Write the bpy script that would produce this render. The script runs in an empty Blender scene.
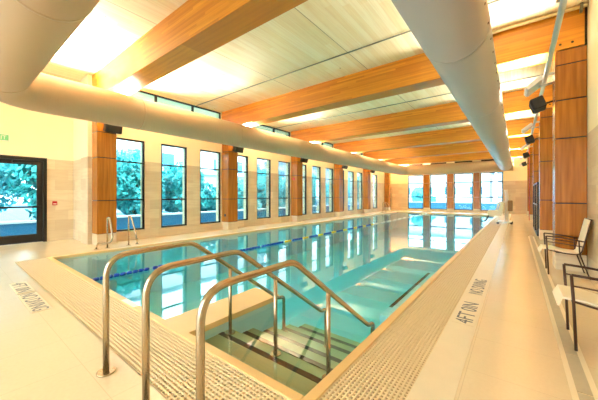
import bpy, bmesh, math, random
from mathutils import Vector, Matrix, Euler
random.seed(7)
S = bpy.context.scene
COL = S.collection
PI = math.pi

# ------------------------------------------------------------------ materials
def s2l(c):
    return tuple((x/12.92 if x <= .04045 else ((x+.055)/1.055)**2.4) for x in c)

def mat(name, rgb, rough=.5, metal=0., spec=.5, bump=None, var=None):
    m = bpy.data.materials.new(name); m.use_nodes = True
    nt = m.node_tree; b = nt.nodes['Principled BSDF']
    col = (*s2l(rgb), 1)
    b.inputs['Base Color'].default_value = col
    b.inputs['Roughness'].default_value = rough
    b.inputs['Metallic'].default_value = metal
    b.inputs['Specular IOR Level'].default_value = spec
    if var or bump:
        tc = nt.nodes.new('ShaderNodeTexCoord'); n = nt.nodes.new('ShaderNodeTexNoise')
        n.inputs['Scale'].default_value = (var or bump)[0]
        nt.links.new(tc.outputs['Object'], n.inputs['Vector'])
        if var:
            r = nt.nodes.new('ShaderNodeMix'); r.data_type = 'RGBA'
            k = var[1]
            r.inputs['A'].default_value = (*[min(1, x*(1-k)) for x in col[:3]], 1)
            r.inputs['B'].default_value = (*[min(1, x*(1+k)) for x in col[:3]], 1)
            nt.links.new(n.outputs['Fac'], r.inputs['Factor']); nt.links.new(r.outputs['Result'], b.inputs['Base Color'])
        if bump:
            bp = nt.nodes.new('ShaderNodeBump'); bp.inputs['Strength'].default_value = bump[1]
            bp.inputs['Distance'].default_value = .01
            nt.links.new(n.outputs['Fac'], bp.inputs['Height']); nt.links.new(bp.outputs['Normal'], b.inputs['Normal'])
    return m

class N:
    """tiny node helper"""
    def __init__(s, m): s.t = m.node_tree; s.b = s.t.nodes.get('Principled BSDF')
    def new(s, k, **kw):
        n = s.t.nodes.new('ShaderNode'+k)
        for a, v in kw.items(): setattr(n, a, v)
        return n
    def link(s, a, b): s.t.links.new(a, b)
    def math(s, op, a, b=None, c=None):
        n = s.new('Math', operation=op)
        for i, x in enumerate((a, b, c)):
            if x is None: continue
            if isinstance(x, (int, float)): n.inputs[i].default_value = x
            else: s.link(x, n.inputs[i])
        return n.outputs[0]
    def mix(s, f, a, b):
        n = s.new('Mix', data_type='RGBA')
        for k, x in (('Factor', f), ('A', a), ('B', b)):
            if isinstance(x, tuple): n.inputs[k].default_value = (*x, 1)
            elif isinstance(x, (int, float)): n.inputs[k].default_value = x
            else: s.link(x, n.inputs[k])
        return n.outputs['Result']
    def pos(s):
        g = s.new('NewGeometry'); x = s.new('SeparateXYZ'); s.link(g.outputs['Position'], x.inputs[0]); return g.outputs['Position'], x.outputs
    def scaled(s, v, sc):
        n = s.new('Mapping'); s.link(v, n.inputs['Vector']); n.inputs['Scale'].default_value = sc; return n.outputs[0]
    def noise(s, v, scale, detail=3):
        n = s.new('TexNoise'); s.link(v, n.inputs['Vector']); n.inputs['Scale'].default_value = scale; n.inputs['Detail'].default_value = detail
        return n.outputs['Fac']
    def ramp(s, f, a, b):
        n = s.new('MapRange'); s.link(f, n.inputs['Value']); n.inputs['From Min'].default_value = a; n.inputs['From Max'].default_value = b
        return n.outputs[0]
    def line(s, coord, pitch, off, w):
        # 1 on a joint line, 0 elsewhere
        a = s.math('ADD', coord, 1000*pitch - off); f = s.math('MODULO', a, pitch)
        return s.math('LESS_THAN', f, w)

def m_walls():
    m = mat('wall stone and paint', (.9, .84, .72), .55); n = N(m)
    p, x = n.pos()
    # stone tile below 2.42 m : 0.6 x 0.3 running courses with veins; cream paint above
    h = n.math('ADD', x[0], x[1])
    row = n.math('FLOOR', n.math('DIVIDE', x[2], .303))
    hh = n.math('ADD', h, n.math('MULTIPLY', n.math('MODULO', row, 2.), .3))
    j = n.math('MAXIMUM', n.line(x[2], .303, 0, .004), n.line(hh, .605, 0, .004))
    cellx = n.math('FLOOR', n.math('DIVIDE', hh, .605))
    cv = n.new('CombineXYZ'); n.link(cellx, cv.inputs[0]); n.link(row, cv.inputs[1])
    wn = n.new('TexWhiteNoise', noise_dimensions='2D'); n.link(cv.outputs[0], wn.inputs['Vector'])
    base = n.mix(wn.outputs['Value'], s2l((.80, .735, .61)), s2l((.88, .83, .71)))
    vein = n.ramp(n.noise(n.scaled(p, (1.2, 1.2, 9)), 1.6, 5), .42, .62)
    base = n.mix(n.math('MULTIPLY', vein, .35), base, s2l((.78, .68, .55)))
    base = n.mix(n.math('MULTIPLY', j, .45), base, s2l((.66, .58, .46)))
    hi = n.math('GREATER_THAN', x[2], 2.424)
    c = n.mix(hi, base, s2l((.97, .93, .79)))
    n.link(c, n.b.inputs['Base Color'])
    n.link(n.math('ADD', n.math('MULTIPLY', hi, .35), .4), n.b.inputs['Roughness'])
    return m

def m_floor():
    m = mat('deck tile', (.9, .8, .63), .42); n = N(m); p, x = n.pos()
    j = n.math('MAXIMUM', n.line(x[0], .61, -.31, .004), n.line(x[1], .61, .09, .004))
    c = n.mix(n.noise(p, 1.1, 4), s2l((.89, .82, .68)), s2l((.935, .875, .75)))
    c = n.mix(n.math('MULTIPLY', n.ramp(n.noise(p, 40, 2), .35, .7), .10), c, s2l((.78, .68, .5)))
    c = n.mix(n.math('MULTIPLY', j, .35), c, s2l((.68, .58, .43)))
    n.link(c, n.b.inputs['Base Color'])
    n.b.inputs['Specular IOR Level'].default_value = .9
    n.link(n.math('ADD', n.math('MULTIPLY', n.noise(p, 3, 2), .10), .17), n.b.inputs['Roughness'])
    return m

def m_ceiling():
    m = mat('timber ceiling deck', (.9, .8, .6), .6); n = N(m); p, x = n.pos()
    board = n.math('FLOOR', n.math('DIVIDE', x[0], .135))
    seg = n.math('FLOOR', n.math('DIVIDE', n.math('ADD', x[1], n.math('MULTIPLY', board, 1.37)), 2.9))
    cv = n.new('CombineXYZ'); n.link(board, cv.inputs[0]); n.link(seg, cv.inputs[1])
    wn = n.new('TexWhiteNoise', noise_dimensions='2D'); n.link(cv.outputs[0], wn.inputs['Vector'])
    c = n.mix(wn.outputs['Value'], s2l((.965, .90, .73)), s2l((.99, .95, .82)))
    g = n.ramp(n.noise(n.scaled(p, (26, 1.1, 1)), 1.0, 4), .45, .7)
    c = n.mix(n.math('MULTIPLY', g, .28), c, s2l((.86, .73, .50)))
    v = n.new('TexVoronoi'); n.link(n.scaled(p, (3.1, 1.7, 1)), v.inputs['Vector']); v.inputs['Scale'].default_value = 1.0
    k = n.math('LESS_THAN', v.outputs['Distance'], .045)
    c = n.mix(n.math('MULTIPLY', k, .8), c, s2l((.45, .30, .14)))
    j = n.math('MAXIMUM', n.line(x[0], 2.42, -5.54, .018), n.math('MULTIPLY', n.line(x[0], .135, 0, .004), .25))
    c = n.mix(n.math('MULTIPLY', j, .6), c, s2l((.5, .4, .25)))
    n.link(c, n.b.inputs['Base Color']); return m

def m_beam():
    m = mat('glulam timber', (.8, .5, .2), .42); n = N(m); p, x = n.pos()
    lam = n.math('FLOOR', n.math('DIVIDE', x[2], .045))
    seg = n.math('FLOOR', n.math('DIVIDE', n.math('ADD', x[0], n.math('MULTIPLY', lam, .83)), 1.9))
    cv = n.new('CombineXYZ'); n.link(lam, cv.inputs[0]); n.link(seg, cv.inputs[1])
    wn = n.new('TexWhiteNoise', noise_dimensions='2D'); n.link(cv.outputs[0], wn.inputs['Vector'])
    c = n.mix(wn.outputs['Value'], s2l((.78, .49, .12)), s2l((.91, .64, .20)))
    g = n.ramp(n.noise(n.scaled(p, (1.0, 14, 30)), 1.3, 4), .4, .7)
    c = n.mix(n.math('MULTIPLY', g, .4), c, s2l((.70, .41, .13)))
    n.link(c, n.b.inputs['Base Color']); return m

def m_veneer():
    m = mat('wood veneer panel', (.7, .42, .17), .27); n = N(m); p, x = n.pos()
    g = n.noise(n.scaled(p, (14, 14, .7)), 1.5, 5)
    c = n.mix(n.ramp(g, .35, .68), s2l((.58, .36, .10)), s2l((.70, .45, .14)))
    n.link(c, n.b.inputs['Base Color']); return m

def m_glass(name, tint, ior=1.45, rough=0.):
    m = bpy.data.materials.new(name); m.use_nodes = True; n = N(m); n.t.nodes.remove(n.b)
    out = n.t.nodes['Material Output']
    tr = n.new('BsdfTransparent'); tr.inputs[0].default_value = (*tint, 1)
    gl = n.new('BsdfGlossy'); gl.inputs['Roughness'].default_value = rough
    fr = n.new('Fresnel'); fr.inputs[0].default_value = ior
    mx = n.new('MixShader'); n.link(n.math('MULTIPLY', fr.outputs[0], .6), mx.inputs[0]); n.link(tr.outputs[0], mx.inputs[1]); n.link(gl.outputs[0], mx.inputs[2])
    n.link(mx.outputs[0], out.inputs['Surface']); return m

def m_water():
    m = bpy.data.materials.new('pool water'); m.use_nodes = True; n = N(m); n.t.nodes.remove(n.b)
    out = n.t.nodes['Material Output']
    p, x = n.pos()
    bp = n.new('Bump'); bp.inputs['Strength'].default_value = .12; bp.inputs['Distance'].default_value = .006
    n.link(n.noise(n.scaled(p, (1, 1, 1)), 2.2, 2), bp.inputs['Height'])
    tr = n.new('BsdfTransparent')
    gl = n.new('BsdfGlossy'); gl.inputs['Roughness'].default_value = .015; n.link(bp.outputs[0], gl.inputs['Normal'])
    fr = n.new('Fresnel'); fr.inputs[0].default_value = 2.0
    ge = n.new('NewGeometry')
    f = n.math('MULTIPLY', fr.outputs[0], n.math('SUBTRACT', 1., ge.outputs['Backfacing']))
    mx = n.new('MixShader'); n.link(f, mx.inputs[0]); n.link(tr.outputs[0], mx.inputs[1]); n.link(gl.outputs[0], mx.inputs[2])
    n.link(mx.outputs[0], out.inputs['Surface'])
    va = n.new('VolumeAbsorption'); va.inputs['Color'].default_value = (.0, .885, .95, 1); va.inputs['Density'].default_value = .50
    n.link(va.outputs[0], out.inputs['Volume']); return m

def m_leaf(name, a, b):
    m = mat(name, a, .5); n = N(m); p, x = n.pos()
    c = n.mix(n.ramp(n.noise(p, 1.7, 3), .35, .65), s2l(a), s2l(b)); n.link(c, n.b.inputs['Base Color'])
    return m

M = dict(
    wall=m_walls(), floor=m_floor(), ceil=m_ceiling(), beam=m_beam(), veneer=m_veneer(), water=m_water(),
    glass=m_glass('window glass', (.74, .92, .97)), glassn=m_glass('clear glass of added windows', (.93, .94, .92)), glass2=m_glass('smoked screen glass', (.80, .72, .55)),
    dark=mat('dark bronze frame', (.13, .12, .12), .4, .3),
    gap=mat('shadow gap metal', (.12, .09, .06), .6),
    steel=mat('brushed stainless steel', (.74, .68, .58), .27, 1., bump=(220, .05)),
    zinc=mat('galvanised fixture metal', (.78, .82, .86), .35, .6),
    duct=mat('painted fabric duct', (.78, .67, .53), .5, var=(1.2, .02)),
    ductw=mat('painted white duct', (.73, .73, .73), .42, var=(1.2, .02)),
    band=mat('duct seam band', (.78, .74, .66), .5),
    black=mat('black speaker plastic', (.06, .06, .065), .55),
    grate=mat('beige grating plastic', (.92, .84, .68), .5, var=(30, .03)),
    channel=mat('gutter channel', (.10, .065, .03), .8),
    coping=mat('pool coping stone', (.90, .77, .53), .4, var=(5, .05)),
    pale=mat('pale border tile', (.92, .87, .76), .38, var=(8, .04)),
    basin=mat('pool plaster', (.72, .90, .95), .7, var=(2, .04)),
    step=mat('step tile', (.60, .66, .50), .6, var=(6, .05)),
    nose=mat('dark step nosing', (.12, .10, .07), .7, var=(60, .3)),
    white=mat('white plastic', (.93, .93, .90), .4),
    ink=mat('grey marker lettering', (.42, .44, .46), .6),
    cream=mat('cream sling fabric', (.95, .92, .82), .75, bump=(300, .2)),
    brown=mat('dark brown powder-coated metal', (.27, .17, .11), .4, .3),
    red=mat('red plastic', (.75, .13, .08), .4),
    green=mat('green sign face', (.45, .80, .55), .4),
    slab=mat('grey drain slot', (.72, .69, .60), .5, var=(20, .08)),
    blue=mat('blue float plastic', (.05, .25, .68), .35),
    yellow=mat('yellow float plastic', (.98, .83, .10), .35),
    pipe=mat('cream painted pipe', (.93, .87, .68), .45),
    conduit=mat('grey conduit', (.52, .54, .48), .4, .5),
    battery=mat('brown battery case', (.52, .40, .24), .5),
    leafA=m_leaf('leaves mid green', (.04, .50, .52), (.30, .80, .80)),
    leafB=m_leaf('leaves pale green', (.16, .62, .64), (.52, .90, .90)),
    bark=mat('bark', (.38, .30, .22), .9, var=(9, .3)),
    ground=mat('patio paving outside', (.26, .42, .50), .8, var=(2, .08)),
    lowwall=mat('blue grey garden wall', (.20, .45, .60), .7, var=(3, .06)),
    render_=mat('white rendered facade', (.88, .88, .88), .8, var=(1, .03)),
    facade=mat('pale stone facade', (.62, .66, .70), .8, var=(1, .04)),
    fwin=mat('blue facade window', (.20, .42, .52), .2),
    roofm=mat('grey roof edge', (.60, .66, .70), .7),
)
def m_lamp():
    m = bpy.data.materials.new('lamp lens'); m.use_nodes = True; b = m.node_tree.nodes['Principled BSDF']
    b.inputs['Emission Color'].default_value = (1, .85, .62, 1); b.inputs['Emission Strength'].default_value = 6; return m
M['lamp'] = m_lamp()

# ------------------------------------------------------------------ mesh helpers
class MB:
    def __init__(s): s.b = bmesh.new()
    def box(s, x0, x1, y0, y1, z0, z1, R=None):
        vs = [s.b.verts.new((x, y, z)) for x in (x0, x1) for y in (y0, y1) for z in (z0, z1)]
        for f in ((0,1,3,2),(4,6,7,5),(0,4,5,1),(2,3,7,6),(0,2,6,4),(1,5,7,3)): s.b.faces.new([vs[i] for i in f])
        if R:
            for v in vs: v.co = R @ v.co
        return s
    def tube(s, pts, r, seg=10, cap=True, radii=None):
        pts = [Vector(p) for p in pts]; rings = []
        n = len(pts); t0 = (pts[1]-pts[0]).normalized()
        up = Vector((0,0,1)) if abs(t0.z) < .95 else Vector((1,0,0))
        a = t0.cross(up).normalized()
        for i, p in enumerate(pts):
            t = ((pts[min(i+1,n-1)]-p).normalized() + (p-pts[max(i-1,0)]).normalized()).normalized() if 0 < i < n-1 else ((pts[1]-pts[0]) if i == 0 else (pts[-1]-pts[-2])).normalized()
            a = (a - t*a.dot(t)).normalized(); b = t.cross(a)
            k = 1.
            if 0 < i < n-1:
                c = (p-pts[i-1]).normalized().dot(t); k = 1/max(.5, c)
            rr = radii[i] if radii else r
            # mitre: stretch along the bend's radial direction
            bend = ((pts[min(i+1,n-1)]-p).normalized() - (p-pts[max(i-1,0)]).normalized()) if 0 < i < n-1 else Vector((0,0,0))
            bd = bend.normalized() if bend.length > 1e-6 else None
            ring = []
            for j in range(seg):
                w = 2*PI*j/seg; d = (a*math.cos(w)+b*math.sin(w))*rr
                if bd: d = d + bd*d.dot(bd)*(k-1)
                ring.append(s.b.verts.new(p+d))
            rings.append(ring)
        for i in range(n-1):
            for j in range(seg):
                f = s.b.faces.new((rings[i][j], rings[i][(j+1)%seg], rings[i+1][(j+1)%seg], rings[i+1][j])); f.smooth = True
        if cap:
            s.b.faces.new(rings[0][::-1]); s.b.faces.new(rings[-1])
        return s
    def disc(s, c, r, h, seg=20, axis='z'):
        c = Vector(c); d = {'x': Vector((h,0,0)), 'y': Vector((0,h,0)), 'z': Vector((0,0,h))}[axis]
        return s.tube([c, c+d], r, seg)
    def prism(s, outline, y0, y1):
        """outline in (x,z), extruded along y"""
        a = [s.b.verts.new((x, y0, z)) for x, z in outline]; b = [s.b.verts.new((x, y1, z)) for x, z in outline]
        n = len(outline)
        s.b.faces.new(a); s.b.faces.new(b[::-1])
        for i in range(n): s.b.faces.new((a[i], b[i], b[(i+1)%n], a[(i+1)%n]))
        return s
    def build(s, name, m, parent=None, bevel=0, loc=None):
        bmesh.ops.recalc_face_normals(s.b, faces=s.b.faces)
        me = bpy.data.meshes.new(name); s.b.to_mesh(me); s.b.free()
        me.materials.append(M[m] if isinstance(m, str) else m)
        o = bpy.data.objects.new(name, me); COL.objects.link(o)
        if parent: o.parent = parent
        if loc: o.location = loc
        if bevel:
            md = o.modifiers.new('b', 'BEVEL'); md.width = bevel; md.segments = 2; md.limit_method = 'ANGLE'
        return o

def tag(o, label=None, cat=None, group=None, kind=None):
    if label: o['label'] = label
    if cat: o['category'] = cat
    if group: o['group'] = group
    if kind: o['kind'] = kind
    return o
def thing(name, label, cat, loc=(0,0,0), rz=0, group=None):
    o = bpy.data.objects.new(name, None); o.empty_display_size = .1; COL.objects.link(o); o.location = loc; o.rotation_euler = (0,0,rz)
    return tag(o, label, cat, group)
def struct(o): o['kind'] = 'structure'; return o
def dup(root, loc, label=None, rz=None, scale=None):
    r = root.copy(); COL.objects.link(r); r.location = loc
    if rz is not None: r.rotation_euler = (0,0,rz)
    if scale: r.scale = scale
    if label: r['label'] = label
    for ch in list(root.children):
        c = ch.copy(); COL.objects.link(c); c.parent = r
        for g in list(ch.children):
            d = g.copy(); COL.objects.link(d); d.parent = c
    return r
def bez(pts, n=6, r=.12):
    """polyline with rounded corners"""
    P = [Vector(p) for p in pts]; out = [P[0]]
    for i in range(1, len(P)-1):
        a, b, c = P[i-1], P[i], P[i+1]
        k = min(r, (a-b).length*.48, (c-b).length*.48)
        s, e = b+(a-b).normalized()*k, b+(c-b).normalized()*k
        for j in range(n+1):
            t = j/n; out.append(s*(1-t)**2 + b*2*t*(1-t) + e*t*t)
    out.append(P[-1]); return out

# ------------------------------------------------------------------ room constants
XL, XD, XR = -9.3, -10.9, .97
YN, YF = -4.2, 25.8
ZC = 4.68
PX0, PX1, PY0, PY1 = -7.92, -1.12, 1.5, 23.4       # pool water edges
PITCH = 4.335
BY = [2.6 + PITCH*k for k in range(6)]            # beams / pilasters (near faces)

# ------------------------------------------------------------------ floor, basin, gutter
GW = .46        # grate width
f = MB()
OX1, OY0 = -.58, .93       # outer grate edges
for a in ((XD-.4, PX0-.12, YN, YF+.4), (PX0-.12, OX1, YN, OY0), (OX1, XR+.3, YN, YF+.4), (PX0-.12, OX1, PY1+.12, YF+.4)):
    f.box(*a, -.3, 0)
struct(f.build('floor', 'floor'))
# pool basin shell
b = MB()
D = -1.3
b.box(PX0-.12, PX1+.12, PY0-.12, PY1+.12, D-.15, D)
b.box(PX0-.12, PX0, PY0-.12, PY1+.12, D, -.05); b.box(PX1, PX1+.08, PY0-.12, PY1+.12, D, -.05)
b.box(PX0, PX1, PY0-.08, PY0, D, -.05); b.box(PX0, PX1, PY1, PY1+.12, D, -.05)
struct(b.build('pool_basin', 'basin'))
# coping
b = MB()
b.box(PX0-.12, PX0, PY0-.08, PY1+.12, -.05, .012); b.box(PX1, PX1+.08, PY0-.08, PY1+.12, -.05, .012)
b.box(PX0, PX1, PY0-.08, PY0, -.05, .012); b.box(PX0, PX1, PY1, PY1+.12, -.05, .012)
struct(b.build('trim_1', 'coping', bevel=.006))
# gutter channel and grating
CI, CJ = PX1+.08, PY0-.08          # inner grate edges
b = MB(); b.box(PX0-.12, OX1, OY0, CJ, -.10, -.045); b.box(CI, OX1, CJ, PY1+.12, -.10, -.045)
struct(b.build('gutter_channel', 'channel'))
p = .029
b = MB()
nx = int((OX1-CI)/p)
for i in range(nx+1):
    x = CI + (OX1-CI)*i/nx; b.box(x-.0055, x+.0055, CJ, PY1+.12, -.02, 0)
y = CJ+.02
while y < PY1+.1: b.box(CI, OX1, y-.0065, y+.0065, -.02, -.003); y += .034
tag(b.build('gutter_grating', 'grate'), 'long beige slotted gutter grating along the right side of the pool', 'grating')
b = MB(); ny = int((CJ-OY0)/p)
for i in range(ny+1):
    yy = OY0 + (CJ-OY0)*i/ny; b.box(PX0-.12, OX1, yy-.0060, yy+.0060, -.02, 0)
x = PX0-.1
while x < OX1: b.box(x-.0065, x+.0065, OY0, CJ, -.02, -.003); x += .034
tag(b.build('gutter_grating', 'grate'), 'beige slotted gutter grating along the near end of the pool, below the handrails', 'grating')
# pale border tiles
struct(MB().box(OX1, -.33, YN, YF, 0, .002).build('trim_2', 'pale'))
b = MB(); b.box(-3.98, -3.62, CJ+.005, CJ+.072, .012, .016)
tag(b.build('white_marker_tile', 'white'), 'small blank white tile set in the pool coping between the handrails', 'tile')

# water
b = MB(); e = .004
b.box(PX0+e, PX1-e, PY0+e, PY1-e, D+e, -.045)
tag(b.build('pool_water', 'water'), 'calm turquoise water filling the pool', 'water', kind='stuff')

# steps in the near right corner
WX0 = -2.55
b = MB()
ny_ = [2.02, 2.36, 2.70, 3.06, 3.42]; zs = [-.15, -.27, -.38, -.48, -.60]
yprev = PY0
for k, (yy, z) in enumerate(zip(ny_, zs)):
    b.box(WX0, PX1-.003, yprev, yy, D, z); yprev = yy
steps = thing('pool_steps', 'submerged entry steps with dark nosing strips in the near corner of the pool', 'steps')
b.build('step_block', 'step', steps)
for yy, z in zip(ny_, zs): MB().box(WX0, PX1-.003, yy-.165, yy-.105, z, z+.004).build('nosing', 'nose', steps)
dv = thing('pool_dividing_wall', 'low beige wall between the entry steps and the open pool', 'wall')
MB().box(-2.98, WX0, PY0, 2.8, D, -.05).build('wall_body', 'basin', dv)
MB().box(-3.0, WX0+.02, PY0-.005, 2.82, -.05, .012).build('coping', 'coping', dv)
# underwater ledge nosing near right wall
le = thing('underwater_ledge', 'narrow underwater bench with dark edge strip along the right pool wall', 'bench')
MB().box(-1.5, PX1-.003, 3.75, 6.6, D, -.30).build('ledge_body', 'basin', le)
MB().box(-1.5, -1.45, 4.1, 6.4, -.30, -.296).build('edge_strip', 'nose', le)

# drain strip near the chairs
dr = thing('trench_drain', 'straight grey trench drain with pale edges running past the chairs', 'drain')
MB().box(.29, .325, -1.5, 12, 0, .003).build('edge_strip', 'pale', dr); MB().box(.405, .44, -1.5, 12, 0, .003).build('edge_strip', 'pale', dr)
b = MB(); y = -1.5
while y < 12: b.box(.325, .405, y, y+.585, 0, .0025); y += .6
b.build('cover', 'slab', dr)

# ------------------------------------------------------------------ walls with openings
def wall_grid(name, axis, c0, c1, u0, u1, z0, z1, openings):
    """axis 'x': slab c0..c1 in X, u = Y ; axis 'y': slab c0..c1 in Y, u = X"""
    us = sorted({u0, u1, *[o[i] for o in openings for i in (0, 1)]}); zz = sorted({z0, z1, *[o[i] for o in openings for i in (2, 3)]})
    b = MB()
    for i in range(len(us)-1):
        run = None
        for k in range(len(zz)-1):
            cu, cz = (us[i]+us[i+1])/2, (zz[k]+zz[k+1])/2
            solid = not any(o[0] < cu < o[1] and o[2] < cz < o[3] for o in openings)
            if solid and run is None: run = zz[k]
            if run is not None and (not solid or k == len(zz)-2):
                top = zz[k+1] if solid else zz[k]
                if axis == 'x': b.box(c0, c1, us[i], us[i+1], run, top)
                else: b.box(us[i], us[i+1], c0, c1, run, top)
                run = None
    return struct(b.build(name, 'wall'))

WZ0, WZ1 = .28, 3.07
lw = []
for k in range(14):
    y1 = 4.0 + 1.443*k; lw.append((y1-.93, y1))
lw[12] = (20.45, 21.2)
cl = [(BY[k]+.52, BY[k+1]-.04, 4.06, 4.65) for k in range(5)]
wall_grid('wall_left', 'x', XL-.32, XL, 2.56, YF, 0, ZC, [(a, b_, WZ0, WZ1) for a, b_ in lw] + cl)
fw = [(-7.71, -6.42), (-5.88, -4.57), (-4.06, -2.73), (-2.24, -.82)]
wall_grid('wall_far', 'y', YF, YF+.32, XL-.32, XR+.3, 0, ZC, [(a, b_, .18, 3.13) for a, b_ in fw])
DY0, DY1, DZ = .62, 1.94, 2.44
wall_grid('wall_entrance', 'x', XD-.25, XD, YN, 2.56, 0, ZC, [(DY0, DY1, 0, DZ)])
struct(MB().box(XD-.25, XL-.6, 2.561, 2.8, 0, ZC).box(XL-.6, XL-.32, 2.50, 2.8, 0, ZC).box(XL-.32, XL, 2.50, 2.559, 0, ZC).build('wall_return', 'wall'))
struct(MB().box(XR, XR+.25, YN, YF, 0, ZC).build('wall_right', 'wall'))
nw = [(-10.3+2.24*k, -8.5+2.24*k) for k in range(5)]  # unseen window openings added behind the camera to bring in daylight
wall_grid('wall_near', 'y', YN-.3, YN, XD-.25, XR+.25, 0, ZC, [(a, b_, .18, 4.3) for a, b_ in nw])
struct(MB().box(XD-.25, XR+.25, YN-.3, YF+.32, ZC, ZC+.3).build('ceiling', 'ceil'))
# sill ledge below left windows
b = MB()
for k in range(6): b.box(XL, XL+.05, BY[k]+.475, BY[k+1]-.005 if k < 5 else YF, .0, .26)
struct(b.build('baseboard_left', 'wall'))

wi = [0]
def window(axis, c, a, b_, z0, z1, bars, vbars=(), fr=.05, gm='glass', bh=.02):
    """frame (mesh) > pane"""
    wi[0] += 1
    m = MB(); d = .07
    def bx(u0, u1, w0, w1):
        if axis == 'x': m.box(c-d, c, u0, u1, w0, w1)
        else: m.box(u0, u1, c, c+d, w0, w1)
    bx(a, a+fr, z0, z1); bx(b_-fr, b_, z0, z1); bx(a+fr, b_-fr, z0, z0+fr); bx(a+fr, b_-fr, z1-fr, z1)
    for z in bars: bx(a+fr, b_-fr, z-bh, z+bh)
    for u in vbars: bx(u-.03, u+.03, z0+fr, z1-fr)
    o = struct(m.build('window_%d' % wi[0], 'dark'))
    m = MB()
    if axis == 'x': m.box(c-.045, c-.035, a+fr, b_-fr, z0+fr, z1-fr)
    else: m.box(a+fr, b_-fr, c+.035, c+.045, z0+fr, z1-fr)
    m.build('pane', gm, o)
    return o
for a, b_ in lw: window('x', XL-.03, a, b_, WZ0, WZ1, (1.22, 2.37))
for y0, y1, z0, z1 in cl: window('x', XL-.03, y0, y1, z0, z1, (), (y0+(y1-y0)*.33, y0+(y1-y0)*.68), .04)
for a, b_ in fw: window('y', YF+.03, a, b_, .18, 3.13, (1.22, 2.40), (), .06, 'glass', .04)
gl = ['dark slot grille high on the far wall above the leftmost far window', 'dark slot grille high on the far wall above the second far window', 'dark slot grille high on the far wall above the third far window', 'dark slot grille high on the far wall above the rightmost far window']
for (a, b_), lab in zip(fw, gl):
    t = thing('air_grille', lab, 'grille', group='slot grilles on the far wall')
    MB().box(a+.05, b_-.05, YF-.03, YF-.0, 3.92, 4.10).build('grille_plate', 'gap', t)
    for k in range(4): MB().box(a+.06, b_-.06, YF-.045, YF-.03, 3.945+.04*k, 3.955+.04*k).build('louvre', 'dark', t)

for a, b_ in nw: window('y', YN-.13, a, b_, .18, 4.3, (1.22, 2.40, 3.4), (), .045, 'glassn')  # added tall windows, out of view, invented as a daylight source
# wood clad mullion piers between the far windows
far_lab = ['wood panel pier right of the leftmost far window', 'wood panel pier in the middle of the far windows', 'wood panel pier left of the rightmost far window']
for (a, b_), lab in zip([(-6.42, -5.88), (-4.57, -4.06), (-2.73, -2.24)], far_lab):
    t = thing('wood_pier', lab, 'pier', group='wood piers between the far windows')
    for z0, z1 in ((.30, 1.21), (1.225, 2.40), (2.415, 3.13)):
        MB().box(a+.05, b_-.05, YF-.09, YF, z0, z1).build('veneer_panel', 'veneer', t, bevel=.003)
    MB().box(a+.05, b_-.05, YF-.07, YF, 0, .30).build('stone_base', 'wall', t)

# ------------------------------------------------------------------ door
door = struct(MB().box(XD-.12, XD+.02, DY0, DY0+.08, 0, DZ).box(XD-.12, XD+.02, DY1-.08, DY1, 0, DZ).box(XD-.12, XD+.02, DY0+.08, DY1-.08, DZ-.09, DZ).build('door_1', 'dark'))
b = MB(); a0, a1, zb, zt = DY0+.085, DY1-.085, .01, DZ-.095
b.box(XD-.07, XD-.02, a0, a0+.13, zb, zt); b.box(XD-.07, XD-.02, a1-.13, a1, zb, zt)
b.box(XD-.07, XD-.02, a0+.13, a1-.13, zb, zb+.24); b.box(XD-.07, XD-.02, a0+.13, a1-.13, zt-.12, zt)
b.build('door_leaf', 'dark', door)
MB().box(XD-.05, XD-.04, a0+.13, a1-.13, zb+.24, zt-.12).build('door_glass', 'glass', door)
MB().box(XD-.02, XD+.05, a0+.03, a1-.03, 1.0, 1.05).build('push_bar', 'dark', door)
MB().box(XD-.02, XD+.05, 1.22, 1.6, zt-.09, zt-.02).box(XD+.02, XD+.04, .95, 1.25, zt+.0, zt+.015).build('door_closer', 'dark', door)

ex = thing('exit_sign', 'pale green exit sign on the wall above the glass door', 'sign')
MB().box(XD, XD+.04, .78, 1.17, 2.82, 3.0).build('housing', 'white', ex)
MB().box(XD+.04, XD+.045, .80, 1.15, 2.835, 2.985).build('sign_face', 'green', ex)
def text_mesh(txt, size, m, parent, loc, rot, name='lettering', width=None, height=None):
    cu = bpy.data.curves.new('t', 'FONT'); cu.body = txt; cu.size = size; cu.extrude = .0008; cu.align_x = 'LEFT'
    to = bpy.data.objects.new('t', cu); COL.objects.link(to); bpy.context.view_layer.update()
    me = bpy.data.meshes.new_from_object(to); bpy.data.objects.remove(to)
    xs = [v.co.x for v in me.vertices]; ys = [v.co.y for v in me.vertices]
    sx = width/(max(xs)-min(xs)) if width else 1; sy = height/(max(ys)-min(ys)) if height else 1
    x0, y0 = min(xs), min(ys)
    for v in me.vertices: v.co.x = (v.co.x-x0)*sx; v.co.y = (v.co.y-y0)*sy
    me.materials.clear(); me.materials.append(M[m])
    o = bpy.data.objects.new(name, me); COL.objects.link(o); o.parent = parent; o.location = loc; o.rotation_euler = rot
    return o
text_mesh('EXIT', .12, 'white', ex, (XD+.046, .84, 2.86), (PI/2, 0, PI/2), width=.27, height=.1)
al = thing('fire_alarm_pull', 'small red fire alarm pull station on the tile wall right of the glass door', 'alarm')
MB().box(XD, XD+.04, 2.06, 2.17, 1.06, 1.18).build('case', 'red', al, bevel=.006)
MB().box(XD+.04, XD+.055, 2.08, 2.15, 1.09, 1.11).build('handle', 'white', al)

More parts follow.
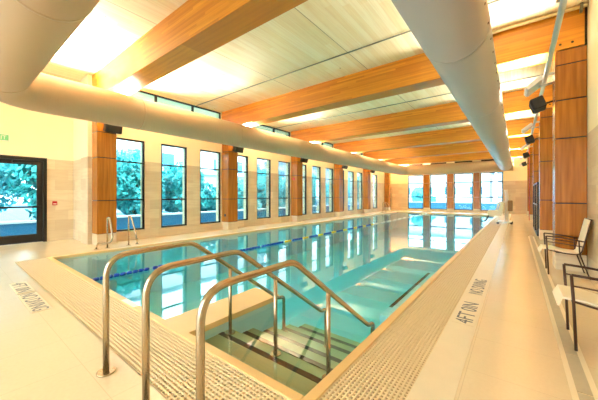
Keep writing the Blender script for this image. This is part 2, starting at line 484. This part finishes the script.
# ------------------------------------------------------------------ depth markers
def marker(txt, loc, rz, w, h, lab, tile=True):
    t = thing('deck_marker', lab, 'marker', loc, rz, 'depth and warning markings on the pool deck')
    MB().box(-.03, w+.03, -.02, h+.02, .0, .002).build('tile_strip', 'pale', t)
    text_mesh(txt, .15, 'ink', t, (0, 0, .003), (0, 0, 0), width=w, height=h)
marker('4FT 0IN', (-.37, 3.40, .002), PI/2, .70, .16, 'grey depth marking 4FT 0IN on the right side of the pool deck')
marker('NO DIVING', (-.37, 4.50, .002), PI/2, .82, .16, 'grey NO DIVING marking on the right deck beyond the depth marking')
marker('4FT 0IN', (-6.05, .665, .002), 0, .62, .15, 'grey depth marking 4FT 0IN on the deck at the near left')
marker('NO DIVING', (-5.28, .665, .002), 0, .86, .15, 'grey NO DIVING marking on the near left deck nearer the handrails')

# ------------------------------------------------------------------ beams, pilasters, columns
ordn = ['nearest', 'second nearest', 'third nearest', 'fourth nearest', 'fifth nearest', 'farthest']
beam_lab = ['glulam ceiling beam nearest the viewer, crossing above the glass door end', 'second glulam ceiling beam, passing behind the near part of the white duct',
            'third glulam ceiling beam from the near end', 'fourth glulam ceiling beam from the near end', 'fifth glulam ceiling beam, last but one before the far wall', 'farthest glulam ceiling beam, just in front of the far wall']
for k, y in enumerate(BY):
    t = thing('ceiling_beam', beam_lab[k], 'beam', group='glulam beams across the ceiling')
    MB().box(XL+.002, XR-.035, y, y+.48, 4.0, ZC-.001).build('timber', 'beam', t, bevel=.006)
    MB().box(XR-.033, XR-.002, y+.01, y+.47, 3.99, ZC-.001).build('end_plate', 'gap', t)
    if k < 3:
        for q in (.62, .78): MB().disc((q, y-.004, 4.09), .02, .006, 12, 'y').build('bolt_plug', 'gap', t)
def pilaster(x0, x1, y0, y1, lab, name, grp, ztop, side):
    t = thing(name, lab, 'pilaster', group=grp)
    zsx = [.30, 1.21, 2.385, 3.08, 3.72, ztop]
    zsx = [z for z in zsx if z <= ztop]
    for z0, z1 in zip(zsx[:-1], zsx[1:]):
        MB().box(x0, x1, y0, y1, z0+.011, z1-.011).build('veneer_panel', 'veneer', t, bevel=.003)
    MB().box(x0+.012 if side > 0 else x0, x1-.012 if side < 0 else x1, y0+.012, y1-.012, .30, ztop).build('backing', 'gap', t)
    MB().box(x0, x1, y0, y1, 0, .30).build('stone_base', 'wall', t, bevel=.003)
    return t
pl = ['orange wood pilaster on the window wall beside the pool ladder', 'second wood pilaster along the window wall', 'third wood pilaster along the window wall, with a small red alarm',
      'fourth wood pilaster along the window wall', 'fifth wood pilaster along the window wall', 'wood pilaster in the far left corner of the hall']
for k, y in enumerate(BY): pilaster(XL, -8.9, y, y+.47, pl[k], 'wood_pilaster', 'wood pilasters on the window wall', 3.995, -1)
pr = ['near wood-panelled column on the right wall behind a chair', 'second wood-panelled column on the right wall', 'third wood-panelled column on the right wall above the glazed screen',
      'fourth wood-panelled column on the right wall', 'farthest wood-panelled column on the right wall']
pr = ['wood-panelled column on the right wall out of view beside the nearer chair'] + pr
for k, y in enumerate(BY): pilaster(.55, XR-.005, y, y+.46, pr[k], 'wood_column', 'wood columns on the right wall', 3.985, 1)

# ------------------------------------------------------------------ ducts
R1 = .4; ZD = 3.48; XDU = -7.8; YC = .63; YE = 24.6
def arc(cx, cy, r, a0, a1, n, z): return [(cx+r*math.cos(a0+(a1-a0)*i/n), cy+r*math.sin(a0+(a1-a0)*i/n), z) for i in range(n+1)]
RB = .72
path = [(XR-.02, YC, ZD)] + arc(XDU+RB, YC+RB, RB, -PI/2, -PI, 5, ZD) + arc(XDU+RB, YE-RB, RB, PI, PI/2, 5, ZD) + [(-.2, YE, ZD)]
d1 = thing('ring_duct', 'cream round air duct looping along the window wall and across both ends', 'duct')
MB().tube(path, R1, 40).build('duct_shell', 'duct', d1)
for y in (3.2, 6.4, 9.6, 12.8, 16, 19.2, 22.4): MB().tube([(XDU, y-.02, ZD), (XDU, y+.02, ZD)], R1+.005, 40).build('seam_band', 'duct', d1)
for x in (-6.8, -3.6): MB().tube([(x-.02, YC, ZD), (x+.02, YC, ZD)], R1+.005, 40).build('seam_band', 'duct', d1)
R2 = .388; XW = -.645; ZW = 3.47
d2 = thing('white_duct', 'large white round air duct running overhead along the right side of the pool', 'duct')
MB().tube([(XW, YC+R1+.02, ZW), (XW, YE-R1-.02, ZW)], R2, 48).build('duct_shell', 'ductw', d2)
for y in (4.1, 7.3, 10.5, 13.7, 16.9, 20.1): MB().tube([(XW, y-.02, ZW), (XW, y+.02, ZW)], R2+.006, 48).build('seam_band', 'ductw', d2)
an = math.radians(-14)
for k in range(28):
    y = 2.7+.42*k; c = Vector((XW+R2*math.cos(an), y, ZW+R2*math.sin(an))); d = Vector((math.cos(an), 0, math.sin(an)))
    MB().tube([c-d*.004, c+d*.006], .014, 10).build('air_nozzle', 'gap', d2)
# hangers for ducts
for y in BY[:-1]:
    MB().tube([(XW, y+.24, ZW+R2-.01), (XW, y+.24, 4.0)], .008, 6).build('hanger_rod', 'conduit', d2)
    MB().tube([(XDU, y+.24, ZD+R1-.01), (XDU, y+.24, 4.0)], .008, 6).build('hanger_rod', 'conduit', d1)

# ------------------------------------------------------------------ speakers
def speaker(loc, rz, lab, sgn):
    t = thing('wall_speaker', lab, 'speaker', loc, rz, 'black speakers under the beams')
    R = Matrix.Rotation(math.radians(18), 4, 'Y')
    MB().box(-.10, .10, -.20, .20, -.11, .11, R).build('cabinet', 'black', t, bevel=.02)
    MB().box(.10, .108, -.18, .18, -.09, .09, R).build('grille', mat_gr, t, bevel=.003)
    MB().tube([(-.08, 0, .0), (-.22, 0, .03)], .018, 10).build('bracket', 'black', t)
    return t
mat_gr = mat('speaker grille', (.10, .10, .11), .6)
sl = ['black speaker on the first wood pilaster near the glass door', 'black speaker on the second pilaster of the window wall', 'black speaker on the third pilaster of the window wall',
      'black speaker on the fourth pilaster of the window wall', 'black speaker on the fifth pilaster of the window wall']
for k in range(5): speaker((-8.67, BY[k]+.30, 3.17), 0, sl[k], 1)
sr = ['black speaker on the nearest wood column of the right wall', 'black speaker on the second wood column of the right wall', 'black speaker on the third wood column of the right wall', 'small distant black speaker on the fourth column of the right wall']
for k in range(4): speaker((.32, BY[k+1]+.25, 3.12), PI, sr[k], -1)
# small alarm devices
t = thing('fire_alarm_strobe', 'small red alarm on the side of the third window wall pilaster', 'alarm')
MB().box(-9.15, -9.05, BY[2]-.04, BY[2]-.002, 2.15, 2.27).build('case', 'red', t, bevel=.005)
t = thing('black_socket', 'small black socket low on the side of the second window wall pilaster', 'socket')
MB().box(-9.12, -9.04, BY[1]-.03, BY[1]-.002, .52, .62).build('case', 'black', t, bevel=.005)

# ------------------------------------------------------------------ uplights (fixtures and their lamps)
def uplight(loc, rz, lab, power, ang, arm=(-.32, 0)):
    t = thing('uplight', lab, 'light fixture', loc, rz, 'uplight fixtures aimed at the ceiling')
    R = Matrix.Rotation(math.radians(ang), 4, 'Y')
    b = MB(); b.box(-.13, .13, -.25, .25, -.08, -.06, R)
    b.box(-.15, -.13, -.25, .25, -.06, .0, R); b.box(.13, .15, -.25, .25, -.06, .0, R); b.box(-.13, .13, -.25, -.23, -.06, 0, R); b.box(-.13, .13, .23, .25, -.06, 0, R)
    b.build('housing', 'zinc', t)
    MB().box(-.13, .13, -.23, .23, -.055, -.03, R).build('lens', 'lamp', t)
    MB().tube([(-.1, 0, -.05), (arm[0], arm[1], -.02)], .02, 8).build('arm', 'zinc', t)
    L = bpy.data.lights.new('uplight_lamp', 'AREA'); L.shape = 'RECTANGLE'; L.size = .24; L.size_y = .42; L.energy = power; L.color = (1, .93, .81)
    L.spread = math.radians(140)
    lo = bpy.data.objects.new('uplight_lamp', L); COL.objects.link(lo)
    d = (R.to_3x3() @ Vector((0, 0, 1))); d.rotate(Euler((0, 0, rz)))
    lo.location = Vector(loc) + d*.02
    lo.rotation_euler = d.to_track_quat('-Z', 'Y').to_euler()
    return t
UP = 185
ul = ['hidden uplight above the duct at the first pilaster', 'hidden uplight above the duct at the second pilaster', 'hidden uplight above the duct at the third pilaster', 'hidden uplight above the duct at the fourth pilaster', 'hidden uplight above the duct at the fifth pilaster', 'hidden uplight above the duct at the corner pilaster']
for k, y in enumerate(BY):
    uplight((-8.58, y+.75, 3.66), 0, ul[k], UP, 38, (-.715, 0))
ur = ['silver uplight fixture on the nearest right-hand column', 'silver uplight fixture on the second right-hand column', 'silver uplight fixture on the third right-hand column', 'distant silver uplight fixture on the fourth right-hand column', 'farthest silver uplight fixture on the right-hand columns']
for k, y in enumerate(BY[1:]):
    uplight((.23, y+.25, 3.52), PI, ur[k], UP*.42, 38)
uplight((.23, BY[0]+.25, 3.52), PI, 'silver uplight fixture out of view above the near right deck', UP*.42, 20)
uplight((-8.58, 1.95, 3.66), 0, 'hidden uplight above the bend of the duct near the glass door', UP*.7, 38, (-.1, .545))
t = thing('service_pipe', 'silver service pipe running along the right-hand columns below the ceiling', 'pipe')
MB().tube([(.43, 1.15, 3.62), (.43, 24.2, 3.62)], .035, 12).build('pipe_run', 'zinc', t)
MB().box(.37, .53, 4.35, 4.55, 3.66, 3.80).build('junction_box', 'conduit', t)
for y in BY[1:]:
    MB().box(.40, .56, y+.05, y+.09, 3.60, 3.64).build('pipe_clamp', 'zinc', t)
t = thing('sprinkler_pipe', 'cream painted sprinkler pipe just in front of the second ceiling beam', 'pipe')
MB().tube([(-1.3, BY[1]-.09, 4.63), (XR-.01, BY[1]-.09, 4.63)], .03, 12).build('pipe_run', 'pipe', t)
MB().box(.86, .90, BY[1]-.13, BY[1]-.05, 4.54, ZC-.002).build('hanger', 'conduit', t)
cl_ = ['thin grey conduit across the ceiling between the first and second beams', 'thin grey conduit across the ceiling between the second and third beams', 'thin grey conduit across the ceiling between the third and fourth beams', 'thin grey conduit across the ceiling between the fourth and fifth beams']
for k in range(4):
    y = 5.8+PITCH*k
    tag(MB().tube([(XL+.02, y, ZC-.03), (XR-.02, y, ZC-.03)], .014, 8).build('ceiling_conduit', 'conduit'), cl_[k], 'conduit', 'thin conduits on the ceiling')

# ------------------------------------------------------------------ handrails
def handrail(x, lab):
    t = thing('pool_handrail', lab, 'handrail', (x, .78, 0), 0, 'stainless handrails at the pool steps')
    q = lambda y, z: (0, y-.78, z)
    pts = bez([q(.78, .012), q(.78, .885), q(1.46, .895)], 8, .17)[:-1]
    pts += bez([pts[-1], q(1.50, .895), q(2.74, .0), q(2.84, -.005), q(2.84, -.48)], 6, .07)[1:]
    MB().tube(pts, .0215, 16).build('rail', 'steel', t)
    MB().tube([q(1.95, .555), q(1.95, -.15)], .0185, 14).build('post', 'steel', t)
    MB().disc(q(.78, .0), .062, .014, 24).build('deck_flange', 'steel', t, bevel=.004)
    MB().disc(q(1.95, -.15), .055, .014, 24).build('step_flange', 'steel', t, bevel=.004)
    MB().disc(q(2.84, -.48), .055, .014, 24).build('step_flange', 'steel', t, bevel=.004)
handrail(-2.47, 'leftmost of the three stainless handrails at the pool steps')
handrail(-1.80, 'middle of the three stainless handrails at the pool steps')
handrail(-1.215, 'rightmost and nearest of the three stainless handrails at the pool steps')

# ladder grab rails
def ladder(x, y, lab):
    t = thing('pool_ladder', lab, 'ladder', (x, y, 0))
    for s in (-1, 1):
        yo = s*.25
        pts = bez([(0, yo, .01), (0, yo, .80), (.16, yo, .78), (.42, yo+s*.02, .32), (.36, yo+s*.05, .17), (.02, yo+s*.21, .17), (-.04, yo+s*.23, .01)], 6, .10)
        MB().tube(pts, .02, 12).build('grab_rail', 'steel', t)
        MB().disc((0, yo, 0), .05, .012, 16).build('flange', 'steel', t); MB().disc((-.04, yo+s*.23, 0), .05, .012, 16).build('flange', 'steel', t)
ladder(-8.30, 2.90, 'pair of curved stainless grab rails by the near left pool edge')
ladder(-8.30, 21.6, 'distant pair of curved stainless grab rails at the far left pool edge')

# ------------------------------------------------------------------ lane line
ln = thing('lane_rope', 'floating lane rope of blue, yellow and white floats stretched along the pool', 'lane rope')
MB().tube([(-5.45, PY0+.01, -.02), (-5.45, PY1-.01, -.02)], .005, 6).build('rope', 'white', ln)
y = PY0+.03; i = 0
runs = []
while y < PY1-.2:
    if y < 5.6: c, L = 'blue', .95
    elif y < 12.6: c, L = ('yellow', .36) if i % 2 else ('blue', .52)
    else: c, L = ('white', .52)
    i += 1
    L = min(L, PY1-.05-y)
    b = MB(); n = max(1, int(L/.10))
    for k in range(n):
        yy = y+k*.10; b.tube([(-5.45, yy+.004, -.025), (-5.45, yy+.02, -.025), (-5.45, yy+.075, -.025), (-5.45, yy+.092, -.025)], .05, 12, radii=[.018, .03, .03, .018])
    o = b.build('float_run', c, ln); y += L+.005 if c != 'white' else L+.35

# ------------------------------------------------------------------ pool lift
t = thing('pool_lift', 'white pool lift chair standing at the far right edge of the pool', 'pool lift', (-.50, 16.3, 0), 0)
b = MB(); b.box(-.22, .30, -.38, .38, .10, .16); b.build('base_plate', 'white', t, bevel=.02)
for x, y in ((-.2, -.4), (.3, -.4), (-.2, .4), (.3, .4)): MB().tube([(x, y, .05), (x, y, .11)], .05, 12).build('caster', 'black', t)
MB().tube(bez([(.12, .1, .15), (.12, .1, 1.35), (.08, .1, 1.62)], 5, .1), .07, 14).build('mast', 'white', t)
MB().tube(bez([(.10, .1, 1.05), (-.18, -.05, 1.02), (-.28, -.1, .6)], 5, .1), .04, 12).build('lift_arm', 'white', t)
b = MB(); b.prism([(-.60, .42), (-.10, .38), (-.04, .45), (.02, 1.0), (-.10, 1.02), (-.20, .66), (-.60, .64)], -.48, .16); b.build('seat', 'cream', t, bevel=.03)
b = MB(); b.tube(bez([(-.55, -.18, .45), (-.68, -.18, .14), (-.85, -.18, .10)], 4, .08), .03, 10); b.build('footrest', 'black', t)
MB().box(.16, .34, .0, .24, .62, 1.12).build('battery_pack', 'battery', t, bevel=.02)

# ------------------------------------------------------------------ chairs
def chair(x, yc, lab):
    t = thing('sling_armchair', lab, 'chair', (x, yc, 0), 0, 'cream sling armchairs along the right wall')
    w = .245; r = .0098
    sb = [(-.075, .36), (-.055, .43), (.10, .425), (.25, .385), (.40, .375), (.43, .40)]
    b = MB(); b.prism(sb + [(.42, .415), (.39, .39), (.25, .40), (.10, .44), (-.05, .447), (-.09, .365)], -w+.02, w-.02); b.build('seat', 'cream', t)
    bk = [(.415, .41), (.525, .955), (.542, .95), (.435, .40)]
    b = MB(); b.prism(bk, -w+.02, w-.02); b.build('backrest', 'cream', t)
    for s in (-1, 1):
        y = s*w
        MB().tube([(.03, y, 0), (.015, y, .40), (.0, y, .655)], r+.002, 8).build('leg', 'brown', t)
        MB().tube(bez([(.53, y, 0), (.41, y, .39), (.40, y, .62)], 3, .05), r, 8).build('leg', 'brown', t)
        MB().tube(bez([(.0, y, .655), (.16, y, .645), (.47, y, .60)], 4, .08), r+.002, 8).build('armrest', 'brown', t)
        MB().tube(bez([(.006, y, .56), (.16, y, .55), (.455, y, .515)], 4, .08), r-.002, 8).build('arm_rail', 'brown', t)
        MB().tube(bez([(.012, y, .425), (.22, y, .385), (.425, y, .38), (.545, y, .965)], 5, .08), r, 8).build('side_frame', 'brown', t)
    b = MB(); b.tube([(.012, -w, .42), (.012, w, .42)], r, 8); b.build('front_bar', 'brown', t)
    b = MB(); b.tube([(.545, -w, .955), (.545, w, .955)], r, 8); b.build('top_bar', 'brown', t)
chair(.395, 6.64, 'cream sling armchair against the wood-panelled column')
chair(.375, 3.64, 'nearer cream sling armchair, cut off by the right edge')

# ------------------------------------------------------------------ glazed screen at right wall
t = thing('glazed_screen', 'dark framed glass screen standing between the columns on the right', 'screen')
x0, x1, y0, y1, zt = .53, XR-.01, 12.24, 15.3, 1.80
b = MB()
for z in (0, 1.0, zt-.05): b.box(x0, x1, y0, y0+.05, z, z+.05); b.box(x0, x0+.05, y0+.05, y1, z, z+.05)
b.box(x0, x0+.06, y0, y0+.06, 0, zt); b.box(x1-.04, x1, y0, y0+.05, 0, zt); b.box(x0, x0+.05, y1-.05, y1, 0, zt); b.box(x0, x0+.05, (y0+y1)/2, (y0+y1)/2+.05, 0, zt)
b.build('frame', 'dark', t)
MB().box(x0+.06, x1-.04, y0+.02, y0+.03, .05, zt-.05).build('pane', 'glass2', t); MB().box(x0+.02, x0+.03, y0+.06, y1-.05, .05, zt-.05).build('pane', 'glass2', t)
t = thing('sprinkler_riser', 'thin red fire pipe rising up the right wall beyond the glazed screen', 'pipe')
MB().tube([(.52, 19.5, 0), (.52, 19.5, 4.55)], .014, 10).build('pipe_run', 'red', t)

# ------------------------------------------------------------------ outside
struct(MB().box(-70, XL-.33, -40, 95, -.3, -.06).box(XL-.33, 40, YF+.33, 95, -.3, -.06).box(XL-.33, 40, -40, YN-.31, -.3, -.06).build('ground_outside', 'ground'))
def wallrun(x0, x1, y0, y1, h, lab):
    t = thing('garden_wall', lab, 'wall')
    MB().box(x0, x1, y0, y1, -.06, h).build('wall_body', 'lowwall', t)
    MB().box(x0-.04, x1+.04, y0-.04, y1+.04, h, h+.07).build('cap_stone', 'render_', t)
wallrun(-13.4, -13.1, -12, 34, .42, 'low blue grey garden wall with pale cap outside the left windows')
wallrun(-14, 6, 31, 31.3, .62, 'low blue grey garden wall outside the far windows')

def crown_mesh(name, m, n, seed, rx, rz, leaf):
    rd = random.Random(seed); b = bmesh.new()
    blobs = [(Vector((rd.uniform(-.6, .6)*rx, rd.uniform(-.6, .6)*rx, rd.uniform(-.6, .7)*rz)), rd.uniform(.35, .6)) for _ in range(16)]
    for _ in range(n):
        c, rr = rd.choice(blobs)
        d = Vector((rd.gauss(0, 1), rd.gauss(0, 1), rd.gauss(0, 1))).normalized()*rd.uniform(.55, 1.)**.6
        q = c + Vector((d.x*rr*rx, d.y*rr*rx, d.z*rr*rz))
        nrm = (d + Vector((rd.gauss(0, .6), rd.gauss(0, .6), rd.gauss(.3, .6)))).normalized()
        a = nrm.orthogonal().normalized(); a.rotate(Matrix.Rotation(rd.uniform(0, 6.3), 3, nrm)); e = nrm.cross(a)
        l = leaf*rd.uniform(.6, 1.3); w = l*.5
        vs = [b.verts.new(q+v) for v in (-a*l, e*w-nrm*l*.1, a*l, -e*w-nrm*l*.1)]
        b.faces.new(vs)
    me = bpy.data.meshes.new(name); b.to_mesh(me); b.free(); me.materials.append(M[m]); return me
def tree(loc, h, rx, m, seed, lab, leaf=.13, n=9000):
    t = thing('leafy_tree', lab, 'tree', loc, 0, 'trees outside the windows')
    rz_ = h*.50
    me = crown_mesh('crown', m, n, seed, rx, rz_, leaf)
    o = bpy.data.objects.new('crown', me); COL.objects.link(o); o.parent = t; o.location = (0, 0, h*.52)
    b = MB(); b.tube([(0, 0, -.05), (.06, .03, h*.3), (-.05, .05, h*.75)], .1, 8, radii=[.14, .1, .04])
    b.tube([(.03, .03, h*.3), (.5, .3, h*.6)], .05, 6, radii=[.06, .03]); b.tube([(.03, .03, h*.35), (-.5, -.2, h*.65)], .05, 6, radii=[.06, .03])
    b.build('trunk', 'bark', t)
tl = [(-14.9, 2.9, 3.9, 1.5, 'leafA', 'bushy tree filling the right part of the glass door view'),
      (-15.3, -.6, 3.9, 1.7, 'leafB', 'pale leafy tree behind the left part of the glass door'),
      (-19.0, 1.2, 5.6, 1.9, 'leafB', 'tall pale tree behind the bushes seen through the glass door'),
      (-15.2, 6.0, 3.3, 1.55, 'leafA', 'rounded green tree seen through the first window'),
      (-15.5, 9.4, 3.2, 1.6, 'leafA', 'rounded green tree seen through the second window'),
      (-19.2, 7.7, 4.3, 1.9, 'leafB', 'pale tree between the first and second window views'),
      (-15.6, 12.9, 2.6, 1.3, 'leafB', 'small pale tree seen through the third window'),
      (-16.8, 16.6, 3.3, 1.7, 'leafA', 'green tree seen through the fourth window'),
      (-17.4, 20.8, 3.2, 1.7, 'leafB', 'pale tree seen through the middle windows'),
      (-18.0, 25.5, 3.5, 1.9, 'leafA', 'green tree seen through the more distant left windows'),
      (-19.0, 31.5, 3.6, 2.1, 'leafB', 'pale tree seen through the farthest left windows'),
      (-20.5, 41, 4.2, 2.6, 'leafA', 'distant green tree beyond the end of the left windows'),
      (-9.6, 36.0, 2.3, .6, 'leafB', 'small tree seen through the leftmost far window'),
      (-7.6, 34.0, 1.3, .4, 'leafB', 'low shrub seen through the second far window')]
for i, (x, y, h, rx, m, lab) in enumerate(tl): tree((x, y, -.06), h, rx, m, 40+i, lab)

def building(x0, x1, y0, y1, h, lab, face, nf, nw, m, ww=1.2, wh=1.3, z0=1.0, fh=3.0, g=0):
    t = thing('apartment_building', lab, 'building')
    MB().box(x0, x1, y0, y1, -.06, h).build('wall_body', m, t)
    MB().box(x0-.25, x1+.25, y0-.25, y1+.25, h, h+.25).build('roof_edge', 'roofm', t)
    for k in range(nf):
        z = z0+fh*k
        if z+wh > h-.2: break
        if face == 'x':
            MB().box(x1, x1+.8, y0+.5, y1-.5, z-.45, z-.3).build('balcony_slab', 'render_', t)
        for i in range(nw):
            if face == 'x':
                c = y0+(y1-y0)*(i+.5)/nw; MB().box(x1, x1+.04, c-ww/2, c+ww/2, z, z+wh).build('window', 'fwin', t)
            else:
                c = x0+(x1-x0)*(i+.5)/nw; MB().box(c-ww/2, c+ww/2, y0-.04, y0, z, z+wh).build('window', 'fwin', t)
building(-34, -26, 9, 26, 7.4, 'white apartment block with balconies outside the left windows', 'x', 3, 6, 'render_')
building(-40, -30, 32, 60, 6.5, 'pale apartment block far behind the garden trees', 'x', 2, 7, 'facade')
building(-19, -2.9, 46, 54, 4.6, 'long pale house seen through the left far windows', 'y', 1, 5, 'render_', 1.5, 1.1, 1.5)
building(-1.9, 9, 43, 51, 4.4, 'pale house with a large window seen through the rightmost far window', 'y', 1, 3, 'facade', 1.9, 1.4, 1.3)

# ------------------------------------------------------------------ world, camera, view
w = bpy.data.worlds.new('World'); S.world = w; w.use_nodes = True
nt = w.node_tree; bg = nt.nodes['Background']
bg.inputs['Color'].default_value = (.92, .96, 1.0, 1); bg.inputs['Strength'].default_value = 5.6

cam = bpy.data.cameras.new('Camera'); co = bpy.data.objects.new('Camera', cam); COL.objects.link(co); S.camera = co
cam.sensor_width = 36; cam.lens = 280/598*36; cam.shift_y = -4.5/598; cam.clip_start = .05; cam.clip_end = 300
co.location = (0, 0, 1.35); co.rotation_euler = (PI/2, 0, math.atan(218/280))
S.view_settings.view_transform = 'Standard'; S.view_settings.look = 'None'; S.view_settings.gamma = 1; S.view_settings.use_curve_mapping = False
S.view_settings.exposure = 1.08
S.cycles.max_bounces = 10; S.cycles.diffuse_bounces = 6; S.cycles.transparent_max_bounces = 12; S.cycles.sample_clamp_indirect = 6
